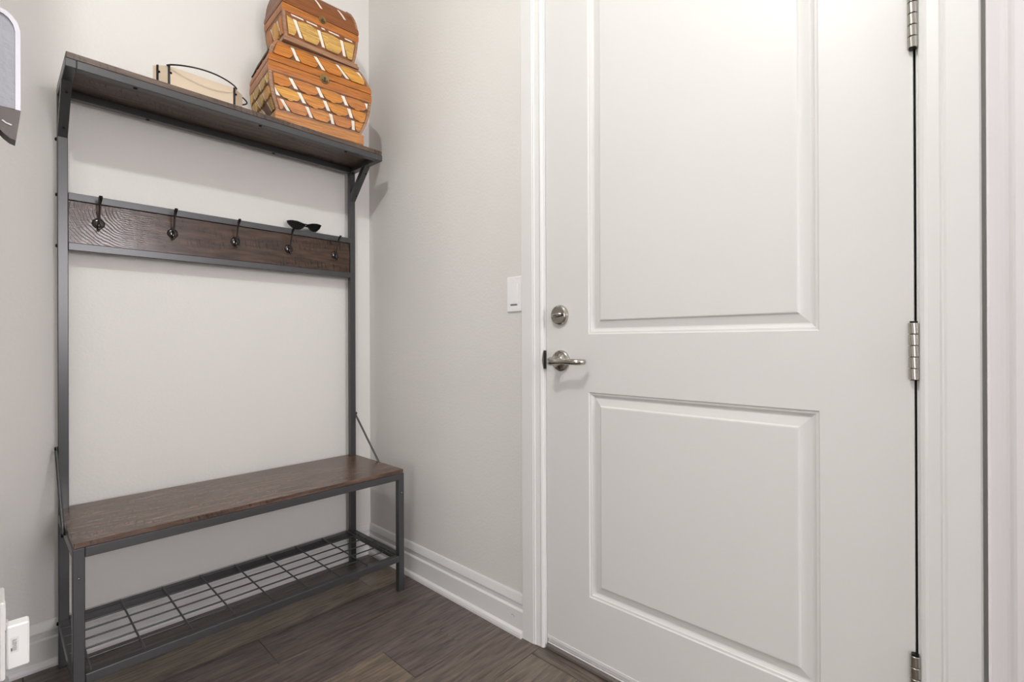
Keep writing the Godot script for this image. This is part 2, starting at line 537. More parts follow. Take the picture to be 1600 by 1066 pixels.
func build_door() -> void:
	var d := thing("door_1", Vector3(0, 0, 1.533), "white two panel door with satin lever and deadbolt", "", "structure")
	var z0 := 1.0744
	var z1 := 1.9914
	var y0 := 0.032
	var y1 := 2.425
	var pz := [1.236, 1.8329]
	var panels := [[0.2195, 0.8337], [1.0073, 2.26]]
	# stiles and rails: the leaf's face with two openings
	var st := begin()
	var fq := func(ya: float, yb: float, za: float, zb: float) -> void:
		quad(st, Vector3(0, ya, za), Vector3(0, ya, zb), Vector3(0, yb, zb), Vector3(0, yb, za))
	fq.call(y0, y1, z0, pz[0])
	fq.call(y0, y1, pz[1], z1)
	fq.call(y0, panels[0][0], pz[0], pz[1])
	fq.call(panels[0][1], panels[1][0], pz[0], pz[1])
	fq.call(panels[1][1], y1, pz[0], pz[1])
	var t := 0.044
	quad(st, Vector3(t, y0, z1), Vector3(t, y0, z0), Vector3(t, y1, z0), Vector3(t, y1, z1))
	quad(st, Vector3(0, y0, z1), Vector3(t, y0, z1), Vector3(t, y1, z1), Vector3(0, y1, z1))
	quad(st, Vector3(t, y0, z0), Vector3(0, y0, z0), Vector3(0, y1, z0), Vector3(t, y1, z0))
	quad(st, Vector3(0, y0, z0), Vector3(t, y0, z0), Vector3(t, y0, z1), Vector3(0, y0, z1))
	quad(st, Vector3(0, y1, z1), Vector3(t, y1, z1), Vector3(t, y1, z0), Vector3(0, y1, z0))
	commit(st, "leaf", M.door, d)
	# sunk moulding and raised field of each panel
	var ring := [Vector2(0, 0), Vector2(0.0025, 0.0028), Vector2(0.0075, 0.0036), Vector2(0.0095, 0.0062), Vector2(0.0135, 0.0088), Vector2(0.0165, 0.0098), Vector2(0.0185, 0.0098), Vector2(0.038, 0.0052), Vector2(0.0415, 0.0012), Vector2(0.044, 0.0008)]
	for p in panels:
		st = begin()
		for i in ring.size() - 1:
			var a: Vector2 = ring[i]
			var b: Vector2 = ring[i + 1]
			var A := [Vector3(a.y, p[0] + a.x, pz[0] + a.x), Vector3(a.y, p[0] + a.x, pz[1] - a.x), Vector3(a.y, p[1] - a.x, pz[1] - a.x), Vector3(a.y, p[1] - a.x, pz[0] + a.x)]
			var B := [Vector3(b.y, p[0] + b.x, pz[0] + b.x), Vector3(b.y, p[0] + b.x, pz[1] - b.x), Vector3(b.y, p[1] - b.x, pz[1] - b.x), Vector3(b.y, p[1] - b.x, pz[0] + b.x)]
			for k in 4:
				var k2 := (k + 1) % 4
				quad(st, A[k], A[k2], B[k2], B[k])
			if i == ring.size() - 2: quad(st, B[0], B[1], B[2], B[3])
		commit(st, "raised_panel", M.door, d)
	# jambs, stops, sweep and threshold
	st = begin()
	box(st, Vector3(0.0, 0, 1.055), Vector3(0.12, 2.44, 1.072), 0.001)
	box(st, Vector3(0.0, 0, 1.9955), Vector3(0.12, 2.44, 2.011), 0.001)
	box(st, Vector3(0.0, 2.4285, 1.072), Vector3(0.12, 2.44, 1.9955), 0.001)
	box(st, Vector3(0.047, 0.012, 1.072), Vector3(0.06, 2.4285, 1.085), 0.001)
	box(st, Vector3(0.047, 0.012, 1.981), Vector3(0.06, 2.4285, 1.9955), 0.001)
	commit(st, "door_frame", M.trim, d)
	cbox("gap_dark_strip", Vector3(0.03, 0.035, 1.992), Vector3(0.047, 2.42, 1.9953), M.black, d, 0.0)  # black strip that darkens the hinge side gap
	st = begin()
	box(st, Vector3(-0.002, 0.0335, 1.0755), Vector3(0.0, 0.044, 1.9905), 0.0008)
	box(st, Vector3(0.002, 0.0225, 1.0755), Vector3(0.006, 0.0335, 1.9905), 0.0006)
	commit(st, "door_sweep", M.trim, d)
	cbox("threshold", Vector3(-0.008, 0.0, 1.0722), Vector3(0.12, 0.0165, 1.9953), M.threshold, d, 0.004)
	cbox("threshold_lip", Vector3(-0.0005, 0.0165, 1.0745), Vector3(0.02, 0.0205, 1.9915), M.trim, d, 0.001)

	# lever set
	var rose := begin()
	lathe(rose, [Vector2(0.0335, 0.0), Vector2(0.0335, 0.004), Vector2(0.032, 0.0075), Vector2(0.027, 0.0095), Vector2(0.024, 0.0098), Vector2(0.021, 0.0125), Vector2(0.0145, 0.0145), Vector2(0.0125, 0.017), Vector2(0.0125, 0.034), Vector2(0.0, 0.034)], about(Vector3(0, 0.925, 1.134), Vector3(-1, 0, 0)), 32)
	var lever := commit(rose, "door_handle", M.nickel, d)
	st = begin()
	var lp := []
	var lr := []
	for q in [[-0.034, 1.134, 0.0112], [-0.05, 1.1335, 0.0118], [-0.0585, 1.135, 0.0114], [-0.062, 1.143, 0.0102], [-0.0595, 1.156, 0.0078], [-0.0535, 1.175, 0.0066], [-0.052, 1.195, 0.0074], [-0.053, 1.213, 0.0078], [-0.051, 1.227, 0.008], [-0.042, 1.237, 0.0078], [-0.028, 1.241, 0.0065]]:
		lp.append(Vector3(q[0], 0.925, q[1])); lr.append(q[2])
	tube(st, lp, lr, 12, 1.15, Vector3.UP)
	commit(st, "lever", M.nickel, lever)
	st = begin()
	lathe(st, [Vector2(0.0325, 0.0), Vector2(0.0325, 0.005), Vector2(0.031, 0.009), Vector2(0.0275, 0.0125), Vector2(0.0255, 0.0135), Vector2(0.0, 0.0135)], about(Vector3(0, 1.0677, 1.1305), Vector3(-1, 0, 0)), 32, false)
	var bolt := commit(st, "deadbolt", M.nickel, d)
	st = begin()
	tube(st, [Vector3(-0.0135, 1.0677, 1.1305), Vector3(-0.02, 1.0677, 1.1305)], [0.007, 0.006], 12)
	var tt := Transform3D(Basis(Vector3(1, 0, 0), deg_to_rad(-8.0)), Vector3(-0.021, 1.0685, 1.1305))
	tube(st, [tt * Vector3(0.002, 0, -0.020), tt * Vector3(0, 0, -0.014), tt * Vector3(-0.003, 0, 0), tt * Vector3(0, 0, 0.014), tt * Vector3(0.002, 0, 0.02)], [0.003, 0.0055, 0.006, 0.0055, 0.003], 10)
	commit(st, "thumb_turn", M.nickel, bolt)
	# strike lip on the jamb, and a black block standing for the dark slot behind it
	st = begin()
	var sl := [Vector2(1.0728, 0.897)]
	for i in 9: sl.append(Vector2(1.0722 - 0.0062 * sin(PI * i / 8.0), 0.899 + 0.057 * i / 8.0))
	sl.append(Vector2(1.0728, 0.958))
	extrude(st, sl, Vector3(-0.0135, 0, 0), Vector3(0, 0, 1), Vector3(0, 1, 0), Vector3(0.001, 0, 0))
	commit(st, "strike_plate", M.nickel, d)
	cbox("latch_slot_dark", Vector3(-0.0115, 0.899, 1.0729), Vector3(0.01, 0.956, 1.0743), M.black, d, 0.0003)
	# hinges: five knuckles, pin tips, leaf edges
	for hc in [0.325, 0.965, 1.603]:
		st = begin()
		box(st, Vector3(-0.003, hc - 0.054, 1.9860), Vector3(0.03, hc + 0.054, 1.9912), 0.0005)
		var hg := commit(st, "hinge", M.nickel, d)
		for k in 5:
			st = begin()
			var ya: float = hc - 0.055 + k * 0.022
			lathe(st, [Vector2(0.0, 0), Vector2(0.0078, 0), Vector2(0.0085, 0.0008), Vector2(0.0085, 0.0203), Vector2(0.0078, 0.0211), Vector2(0, 0.0211)], about(Vector3(-0.0085, ya, 1.9915), Vector3.UP), 20, false)
			commit(st, "knuckle", M.nickel, hg)
		st = begin()
		tube(st, [Vector3(-0.0085, hc - 0.0565, 1.9915), Vector3(-0.0085, hc + 0.0575, 1.9915)], [0.0062], 14)
		commit(st, "pin", M.bolt, hg)

func build_hall_tree() -> void:
	var xl := -1.0862
	var xr := -0.1018
	var W := 0.0242
	var t := thing("hall_tree", Vector3(-0.594, 0, 0.23), "dark steel and walnut hall tree with bench, five coat hooks and top shelf", "hall tree")
	var s: StandardMaterial3D = M.steel
	GA = 1
	# posts and legs
	for x in [xl, xr - W]:
		cbox("post", Vector3(x, 0, 0.0285), Vector3(x + W, 1.766, 0.053), s, t)
		cbox("leg", Vector3(x, 0, 0.402), Vector3(x + W, 0.4655, 0.4262), s, t)
	GA = 0
	# rails along the wall
	cbox("rail", Vector3(xl + W, 0.118, 0.0285), Vector3(xr - W, 0.142, 0.053), s, t)
	cbox("rail", Vector3(xl + W, 0.118, 0.402), Vector3(xr - W, 0.142, 0.4262), s, t)
	cbox("rail", Vector3(xl + W, 0.4405, 0.402), Vector3(xr - W, 0.4655, 0.4262), s, t)
	cbox("rail", Vector3(xl + W, 0.4405, 0.0285), Vector3(xr - W, 0.4655, 0.053), s, t)
	cbox("rail", Vector3(xl + W, 1.4275, 0.0285), Vector3(xr - W, 1.4504, 0.053), s, t)
	cbox("rail", Vector3(xl + W, 1.273, 0.0285), Vector3(xr - W, 1.2965, 0.053), s, t)
	cbox("rail", Vector3(xl + W, 1.7425, 0.0285), Vector3(xr - W, 1.766, 0.053), s, t)
	cbox("rail", Vector3(xl + W, 1.7425, 0.2525), Vector3(xr - W, 1.766, 0.2775), s, t)
	GA = 2
	for x in [xl, xr - W]:
		cbox("side_rail", Vector3(x, 0.118, 0.053), Vector3(x + W, 0.142, 0.402), s, t)
		cbox("side_rail", Vector3(x, 0.4405, 0.053), Vector3(x + W, 0.4655, 0.402), s, t)
		cbox("side_rail", Vector3(x, 1.7425, 0.053), Vector3(x + W, 1.766, 0.2775), s, t)
		var st := begin()
		# slanting bracket below the shelf
		extrude(st, [Vector2(0.053, 1.6155), Vector2(0.053, 1.6475), Vector2(0.148, 1.7424), Vector2(0.18, 1.7424)], Vector3(W - 0.001, 0, 0), Vector3(0, 0, 1), Vector3(0, 1, 0), Vector3(x + 0.0005, 0, 0))
		commit(st, "shelf_bracket", s, t)
		st = begin()
		# thin stay from the post down to the bench
		var xo: float = x - 0.004 if x < -0.5 else x + W + 0.001
		tube(st, [Vector3(xo, 0.672, 0.046), Vector3(xo, 0.66, 0.0475), Vector3(xo, 0.482, 0.2345), Vector3(xo, 0.455, 0.2445)], [0.0045], 8, 0.7, Vector3.UP)
		commit(st, "bench_stay", s, t)
		var sx := -1.0 if x < -0.5 else 1.0
		var px: float = x if x < -0.5 else x + W
		for q in [[1.44, 0.041], [1.284, 0.041], [1.612, 0.03], [0.131, 0.041], [0.665, 0.046], [0.455, 0.2445]]:
			st = begin()
			lathe(st, [Vector2(0.0055, -0.0005), Vector2(0.0055, 0.002), Vector2(0.004, 0.004), Vector2(0, 0.0045)], about(Vector3(px + sx * (0.004 if q[0] < 1.0 and q[0] > 0.3 else 0.0), q[0], q[1]), Vector3(sx, 0, 0)), 10)
			commit(st, "bolt", M.bolt, t)
		st = begin()
		lathe(st, [Vector2(0.0028, -0.0005), Vector2(0.0026, 0.0012), Vector2(0, 0.002)], about(Vector3(px - sx * W * 0.5, 0.39, 0.4262), Vector3(0, 0, 1)), 10)
		commit(st, "rivet", M.nickel, t)
		for q in [[1.633, 0.0865], [1.713, 0.1665]]:
			st = begin()
			lathe(st, [Vector2(0.0035, -0.001), Vector2(0.0035, 0.001), Vector2(0, 0.0018)], about(Vector3(x + W * 0.5, q[0], q[1]), Vector3(0, -0.7, 0.7)), 10)
			commit(st, "screw", M.bolt, t)
	GA = 0
	# boards
	UO = Vector2(0.15, 0.35)
	cbox("shelf_board", Vector3(-1.084, 1.7661, 0.016), Vector3(-0.104, 1.7833, 0.2775), M.walnut, t, 0.0012)
	UO = Vector2(0.1, 0.02)
	cbox("bench_board", Vector3(-1.0838, 0.4661, 0.03), Vector3(-0.1042, 0.4814, 0.4245), M.walnut_bench, t, 0.0012)
	UO = Vector2(1.062, -1.2955 + 0.05)
	cbox("hook_panel", Vector3(xl + W + 0.0005, 1.297, 0.0335), Vector3(xr - W - 0.0005, 1.427, 0.0465), M.walnut_panel, t, 0.0008)
	UO = Vector2.ZERO
	# screws on the underside of the bench and shelf rails
	for q in [Vector3(-0.834, 0.4405, 0.414), Vector3(-0.33, 0.4405, 0.414), Vector3(-0.93, 1.7425, 0.265), Vector3(-0.58, 1.7425, 0.265), Vector3(-0.26, 1.7425, 0.265), Vector3(-0.86, 1.7425, 0.041), Vector3(-0.45, 1.7425, 0.041)]:
		var su := begin()
		lathe(su, [Vector2(0.006, -0.001), Vector2(0.0055, 0.0018), Vector2(0.003, 0.003), Vector2(0, 0.003)], about(q, Vector3(0, -1, 0)), 12)
		commit(su, "screw", M.bolt, t)
	# wire shelf
	for k in 9:
		var x := -1.05 + 0.1135 * k
		var st := begin()
		tube(st, [Vector3(x, 0.1445, 0.038), Vector3(x, 0.1445, 0.411)], [0.0026], 8)
		commit(st, "wire", s, t)
	for z in [0.108, 0.1665, 0.225, 0.2835, 0.342]:
		var st := begin()
		tube(st, [Vector3(xl + 0.004, 0.1408, z), Vector3(xr - 0.004, 0.1408, z)], [0.0026], 8)
		commit(st, "wire", s, t)
	# coat hooks
	for k in 5:
		var x := -0.990 + 0.1985 * k
		var st := begin()
		lathe(st, [Vector2(0.0165, 0.0), Vector2(0.0165, 0.0015), Vector2(0.0148, 0.0036), Vector2(0.0105, 0.0056), Vector2(0.0055, 0.0064), Vector2(0.0, 0.0066)], about(Vector3(x, 1.3665, 0.0465), Vector3(0, 0, 1)), 24)
		var h := commit(st, "coat_hook", M.bronze, t)
		st = begin()
		var pts := [Vector3(x, 1.358, 0.054), Vector3(x, 1.366, 0.060), Vector3(x, 1.378, 0.0655), Vector3(x, 1.395, 0.070), Vector3(x, 1.413, 0.0755), Vector3(x, 1.428, 0.0835), Vector3(x, 1.438, 0.0925), Vector3(x, 1.443, 0.100)]
		tube(st, pts, [0.0035, 0.0036, 0.003, 0.0029, 0.0032, 0.0042, 0.0054, 0.0048], 10, 0.55, Vector3(0, 0.5, -0.87))
		commit(st, "hook_arm", M.bronze, h)
		st = begin()
		tube(st, [Vector3(x, 1.366, 0.0545), Vector3(x, 1.356, 0.057), Vector3(x, 1.348, 0.060), Vector3(x, 1.3455, 0.065), Vector3(x, 1.3475, 0.070)], [0.0036, 0.0036, 0.0034, 0.0034, 0.004], 10)
		commit(st, "lower_prong", M.bronze, h)

# ---- chests
func lerp_rows(rows: Array, y: float) -> Vector2:
	for i in rows.size() - 1:
		if y <= rows[i + 1][0]:
			var k: float = clampf((y - rows[i][0]) / (rows[i + 1][0] - rows[i][0]), 0.0, 1.0)
			return Vector2(lerpf(rows[i][1], rows[i + 1][1], k), lerpf(rows[i][2], rows[i + 1][2], k))
	return Vector2(rows[-1][1], rows[-1][2])

func loft(st: SurfaceTool, rows: Array, grow := 0.0) -> void:
	for i in rows.size() - 1:
		var a: Array = rows[i]
		var b: Array = rows[i + 1]
		var A := []
		var B := []
		for s in [[-1, 1], [1, 1], [1, -1], [-1, -1]]:
			A.append(Vector3(s[0] * (a[1] + grow), a[0], s[1] * (a[2] + grow)))
			B.append(Vector3(s[0] * (b[1] + grow), b[0], s[1] * (b[2] + grow)))
		for k in 4:
			st.set_smooth_group(20 + k)
			quad(st, A[k], A[(k + 1) % 4], B[(k + 1) % 4], B[k])
		st.set_smooth_group(-1)
		if i == 0: quad(st, A[3], A[2], A[1], A[0])
		if i == rows.size() - 2: quad(st, B[0], B[1], B[2], B[3])

func smooth_rows(rows: Array, n := 4) -> Array:
	var out := []
	for i in rows.size() - 1:
		var p0: Array = rows[maxi(i - 1, 0)]
		var p1: Array = rows[i]
		var p2: Array = rows[i + 1]
		var p3: Array = rows[mini(i + 2, rows.size() - 1)]
		for k in n:
			var t := float(k) / n
			out.append([lerpf(p1[0], p2[0], t), cubic_interpolate(p1[1], p2[1], p0[1], p3[1], t), cubic_interpolate(p1[2], p2[2], p0[2], p3[2], t)])
	out.append(rows[-1])
	return out

func scales(root: Node3D, rows: Array, side: int, ref: float, ya: float, yb: float, nrows: int, pitch: float, first: float, shift: float, lean: float, chips: Array, special: Dictionary, half: float, strip_w: float, skip := []) -> void:
	# overlapping scalloped chips and pale slanting strips on one face; side 0 = front (+z), 1 = left (-x)
	var face := func(p: Vector2, off: float) -> Vector3:
		var e := lerp_rows(rows, p.y)
		if side == 0: return Vector3(p.x * e.x / ref, p.y, e.y + off)
		return Vector3(-(e.x + off), p.y, p.x * e.y / ref)
	var rn := RandomNumberGenerator.new()
	rn.seed = int(ya * 1000) + side * 77 + nrows
	var rh := (yb - ya) / nrows
	var clip := PackedVector2Array([Vector2(-half, ya), Vector2(half, ya), Vector2(half, yb), Vector2(-half, yb)])
	for r in nrows:
		var top := yb - r * rh
		var bot := top - rh
		var mid := (top + bot) * 0.5
		for k in range(-3, 6):
			var u0 := first + shift * r + pitch * k        # centre of the strip at mid height
			# strip
			var sp := PackedVector2Array()
			for q in [[-0.5, 0.34], [-0.5, -0.44], [0.5, -0.44], [0.5, 0.34]]:
				sp.append(Vector2(u0 + q[0] * strip_w - lean * q[1] * rh, mid + q[1] * rh))
			for poly in Geometry2D.intersect_polygons(sp, clip):
				if poly.size() < 3 or absf(area2(poly)) < 2.0e-5: continue
				var st := begin()
				prism(st, poly, func(p): return face.call(p, 0.0022), func(p): return face.call(p, -0.002))
				commit(st, "inlay_strip", M.inlay, root)
			# chip between this strip and the next
			var tag_key := "%d,%d" % [r, k]
			if skip.has(tag_key): continue
			var a := u0 + strip_w * 0.5 + 0.0012
			var b := u0 + pitch - strip_w * 0.5 - 0.0012
			var cp := PackedVector2Array()
			var drop := rh * (0.16 + rn.randf() * 0.05)
			cp.append(Vector2(a - lean * rh * 0.30, mid + rh * 0.30))
			cp.append(Vector2(a - lean * rh * 0.02, mid + rh * 0.02))
			cp.append(Vector2(a + lean * rh * 0.08 - 0.001, mid - rh * 0.10))
			var n := 18
			for i in n + 1:
				var f := float(i) / n
				var lob := absf(sin(f * PI * 3.0)) * 0.085 + pow(sin(f * PI), 0.7) * 0.34
				var u := lerpf(a + lean * rh * 0.18 + 0.001, b + lean * rh * 0.10, f)
				cp.append(Vector2(u + rn.randf_range(-0.0004, 0.0004), mid - rh * (0.16 + lob) - drop * 0.3 * sin(f * PI)))
			cp.append(Vector2(b + lean * rh * 0.02, mid - rh * 0.06))
			cp.append(Vector2(b - lean * rh * 0.30, mid + rh * 0.30))
			cp.append(Vector2(lerpf(a, b, 0.7) - lean * rh * 0.40, mid + rh * 0.40))
			cp.append(Vector2(lerpf(a, b, 0.3) - lean * rh * 0.40, mid + rh * 0.38))
			for poly in Geometry2D.intersect_polygons(cp, clip):
				if poly.size() < 3 or absf(area2(poly)) < 8.0e-5: continue
				var st := begin()
				UO = Vector2(rn.randf(), rn.randf())
				prism(st, poly, func(p): return face.call(p, lerpf(0.0062, 0.0022, clampf((p.y - bot) / rh, 0.0, 1.0))), func(p): return face.call(p, -0.003))
				var m: Material = special[tag_key] if special.has(tag_key) else chips[rn.randi() % chips.size()]
				commit(st, "scale_chip", m, root)
	UO = Vector2.ZERO

func area2(p: PackedVector2Array) -> float:
	var s := 0.0
	for i in p.size(): s += p[i].cross(p[(i + 1) % p.size()])
	return s * 0.5

func edge_frames(root: Node3D, rows: Array, called: String, r: float, m: Material, ya: float, yb: float) -> void:
	for sx in [-1.0, 1.0]:
		for sz in [-1.0, 1.0]:
			var pts := []
			for i in 9:
				var y := lerpf(ya, yb, i / 8.0)
				var e := lerp_rows(rows, y)
				pts.append(Vector3(sx * (e.x - r * 0.55), y, sz * (e.y - r * 0.55)))
			var st := begin()
			tube(st, pts, [r], 4, 1.0, Vector3(0, 0, 1))
			commit(st, called, m, root)

func band(root: Node3D, rows: Array, called: String, ya: float, yb: float, grow: float, m: Material) -> void:
	var rr := []
	for i in 5:
		var y := lerpf(ya, yb, i / 4.0)
		var e := lerp_rows(rows, y)
		var g := grow if i > 0 and i < 4 else grow * 0.5
		rr.append([y, e.x + g, e.y + g])
	var st := begin()
	loft(st, rr)
	commit(st, called, m, root)

func build_chests() -> void:
	GA = 0
	var c := thing("wooden_chest", Vector3(-0.346, 1.7833, 0.153), "larger wooden chest with orange scalloped chips and white strips, standing on the top shelf", "chest")
	c.rotation.y = deg_to_rad(-5.5)
	O = Vector3.ZERO
	cbox("plinth", Vector3(-0.168, 0, -0.112), Vector3(0.169, 0.041, 0.112), M.chest_plinth, c, 0.003)
	var body := smooth_rows([[0.040, 0.159, 0.102], [0.085, 0.177, 0.116], [0.130, 0.188, 0.123], [0.170, 0.192, 0.126], [0.207, 0.191, 0.126]])
	var st := begin()
	loft(st, body)
	commit(st, "body", M.chest_ground, c)
	edge_frames(c, body, "corner_frame", 0.0075, M.chest_frame, 0.042, 0.205)
	band(c, body, "base_bead", 0.040, 0.049, 0.002, M.chest_frame)
	band(c, body, "rim_rail", 0.172, 0.2065, 0.003, M.chest_rail)
	var amber: Material = M.chips_pale[2]
	scales(c, body, 0, 0.192, 0.05, 0.171, 3, 0.097, -0.111, 0.028, 0.6, M.chips, {"1,-1": amber, "0,-2": M.chips[3]}, 0.178, 0.0135)
	scales(c, body, 1, 0.126, 0.05, 0.172, 3, 0.082, -0.07, 0.028, 0.55, M.chips_pale, {}, 0.113, 0.011, ["2,0"])
	# the broken chip at the foot of the side: bare wood and a dark hole
	st = begin()
	var bx := func(p: Vector2, off: float) -> Vector3:
		var e2 := lerp_rows(body, p.y)
		return Vector3(-(e2.x + off), p.y, p.x)
	prism(st, PackedVector2Array([Vector2(0.03, 0.052), Vector2(0.066, 0.05), Vector2(0.074, 0.075), Vector2(0.058, 0.094), Vector2(0.036, 0.085)]), func(p): return bx.call(p, 0.0012), func(p): return bx.call(p, -0.002))
	commit(st, "broken_patch", M.chest_brown, c)
	st = begin()
	prism(st, PackedVector2Array([Vector2(0.062, 0.05), Vector2(0.084, 0.05), Vector2(0.088, 0.062), Vector2(0.076, 0.076), Vector2(0.066, 0.066)]), func(p): return bx.call(p, 0.0016), func(p): return bx.call(p, -0.002))
	commit(st, "broken_patch", M.chest_dark, c)
	var lid := smooth_rows([[0.2085, 0.1915, 0.1265], [0.236, 0.188, 0.121], [0.27, 0.178, 0.108], [0.297, 0.165, 0.095], [0.311, 0.154, 0.085]])
	st = begin()
	loft(st, lid)
	var ln := commit(st, "lid", M.chest_ground, c)
	edge_frames(ln, lid, "lid_frame", 0.0065, M.chest_frame, 0.21, 0.308)
	band(ln, lid, "lid_rail", 0.2085, 0.236, 0.003, M.chest_rail)
	band(ln, lid, "lid_top_frame", 0.3, 0.3115, 0.002, M.chest_frame)
	scales(ln, lid, 0, 0.192, 0.237, 0.306, 1, 0.097, -0.108, 0.0, 0.5, [M.chips[2], amber, M.chips[0]], {}, 0.180, 0.0135)
	scales(ln, lid, 1, 0.126, 0.237, 0.306, 1, 0.085, -0.06, 0.0, 0.5, [M.chest_dark, M.chest_brown], {}, 0.11, 0.01)
	latch(c, Vector3(0.004, 0.204, 0.129), 0.018)

	# the smaller one on top
	c = thing("wooden_chest", Vector3(-0.341, 2.0952, 0.150), "smaller wooden chest with amber scalloped chips, stacked on the larger one", "chest")
	c.rotation.y = deg_to_rad(-2.5)
	O = Vector3.ZERO
	st = begin()
	loft(st, [[0.0, 0.147, 0.104], [0.008, 0.147, 0.104], [0.012, 0.144, 0.101], [0.02, 0.143, 0.1], [0.024, 0.139, 0.094]])
	commit(st, "plinth", M.chest_frame, c)
	body = smooth_rows([[0.023, 0.1345, 0.084], [0.06, 0.1415, 0.090], [0.10, 0.146, 0.0935], [0.14, 0.1475, 0.095]])
	st = begin()
	loft(st, body)
	commit(st, "body", M.chest_brown, c)
	edge_frames(c, body, "corner_frame", 0.007, M.chest_frame, 0.024, 0.139)
	band(c, body, "rim_rail", 0.112, 0.1395, 0.0025, M.chest_rail)
	scales(c, body, 0, 0.1505, 0.034, 0.104, 1, 0.094, -0.098, 0.0, 0.42, [amber, M.chips_pale[0]], {"0,0": M.chips_pale[0]}, 0.137, 0.0125)
	scales(c, body, 1, 0.095, 0.034, 0.104, 1, 0.07, -0.02, 0.0, 0.42, [M.chips_pale[2], M.chips[3]], {}, 0.082, 0.01)
	for q in [[-0.118, -0.07], [-0.062, -0.018], [-0.005, 0.012], [0.024, 0.07], [0.09, 0.125]]:
		st = begin()
		var fx := func(p: Vector2, off: float) -> Vector3:
			var e3 := lerp_rows(body, p.y)
			return Vector3(p.x, p.y, e3.y + off)
		prism(st, PackedVector2Array([Vector2(q[0], 0.108), Vector2(q[0] + 0.004, 0.1035), Vector2(q[1], 0.1035), Vector2(q[1] - 0.004, 0.108)]), func(p): return fx.call(p, 0.0016), func(p): return fx.call(p, -0.002))
		commit(st, "inlay_strip", M.inlay, c)
	lid = smooth_rows([[0.1415, 0.148, 0.0955], [0.17, 0.1465, 0.0915], [0.205, 0.1435, 0.080], [0.235, 0.136, 0.062], [0.25, 0.124, 0.044]])
	st = begin()
	loft(st, lid)
	ln = commit(st, "lid", M.chest_brown, c)
	edge_frames(ln, lid, "lid_frame", 0.006, M.chest_frame, 0.143, 0.248)
	band(ln, lid, "lid_rail", 0.1415, 0.166, 0.0025, M.chest_brown)
	for u in [-0.1, -0.004, 0.092]:
		st = begin()
		var lx := func(p: Vector2, off: float) -> Vector3:
			var e4 := lerp_rows(lid, p.y)
			return Vector3(p.x, p.y, e4.y + off)
		var pp := PackedVector2Array()
		for i in 5: pp.append(Vector2(u + 0.008 - 0.005 * i, 0.186 + 0.0095 * i))
		for i in 5: pp.append(Vector2(u - 0.0005 - 0.005 * (4 - i), 0.186 + 0.0095 * (4 - i)))
		prism(st, pp, func(p): return lx.call(p, 0.0018), func(p): return lx.call(p, -0.002))
		commit(st, "inlay_strip", M.inlay, ln)
	latch(c, Vector3(0.0, 0.137, 0.098), 0.0135)

func latch(root: Node3D, at: Vector3, r: float) -> void:
	var st := begin()
	lathe(st, [Vector2(r, 0.0), Vector2(r, 0.0018), Vector2(r * 0.86, 0.003), Vector2(r * 0.8, 0.0022), Vector2(r * 0.4, 0.003), Vector2(0, 0.0032)], about(at, Vector3(0, 0, 1)), 20)
	var l := commit(st, "latch", M.brass, root)
	st = begin()
	box(st, at + Vector3(-r * 0.22, -r * 0.5, 0.002), at + Vector3(r * 0.22, r * 0.35, 0.0045), 0.001)
	tube(st, [at + Vector3(-r * 0.5, -r * 0.2, 0.004), at + Vector3(-r * 0.4, -r * 0.7, 0.007), at + Vector3(r * 0.4, -r * 0.7, 0.007), at + Vector3(r * 0.5, -r * 0.2, 0.004)], [0.0014], 6)
	commit(st, "hasp", M.chest_dark, l)

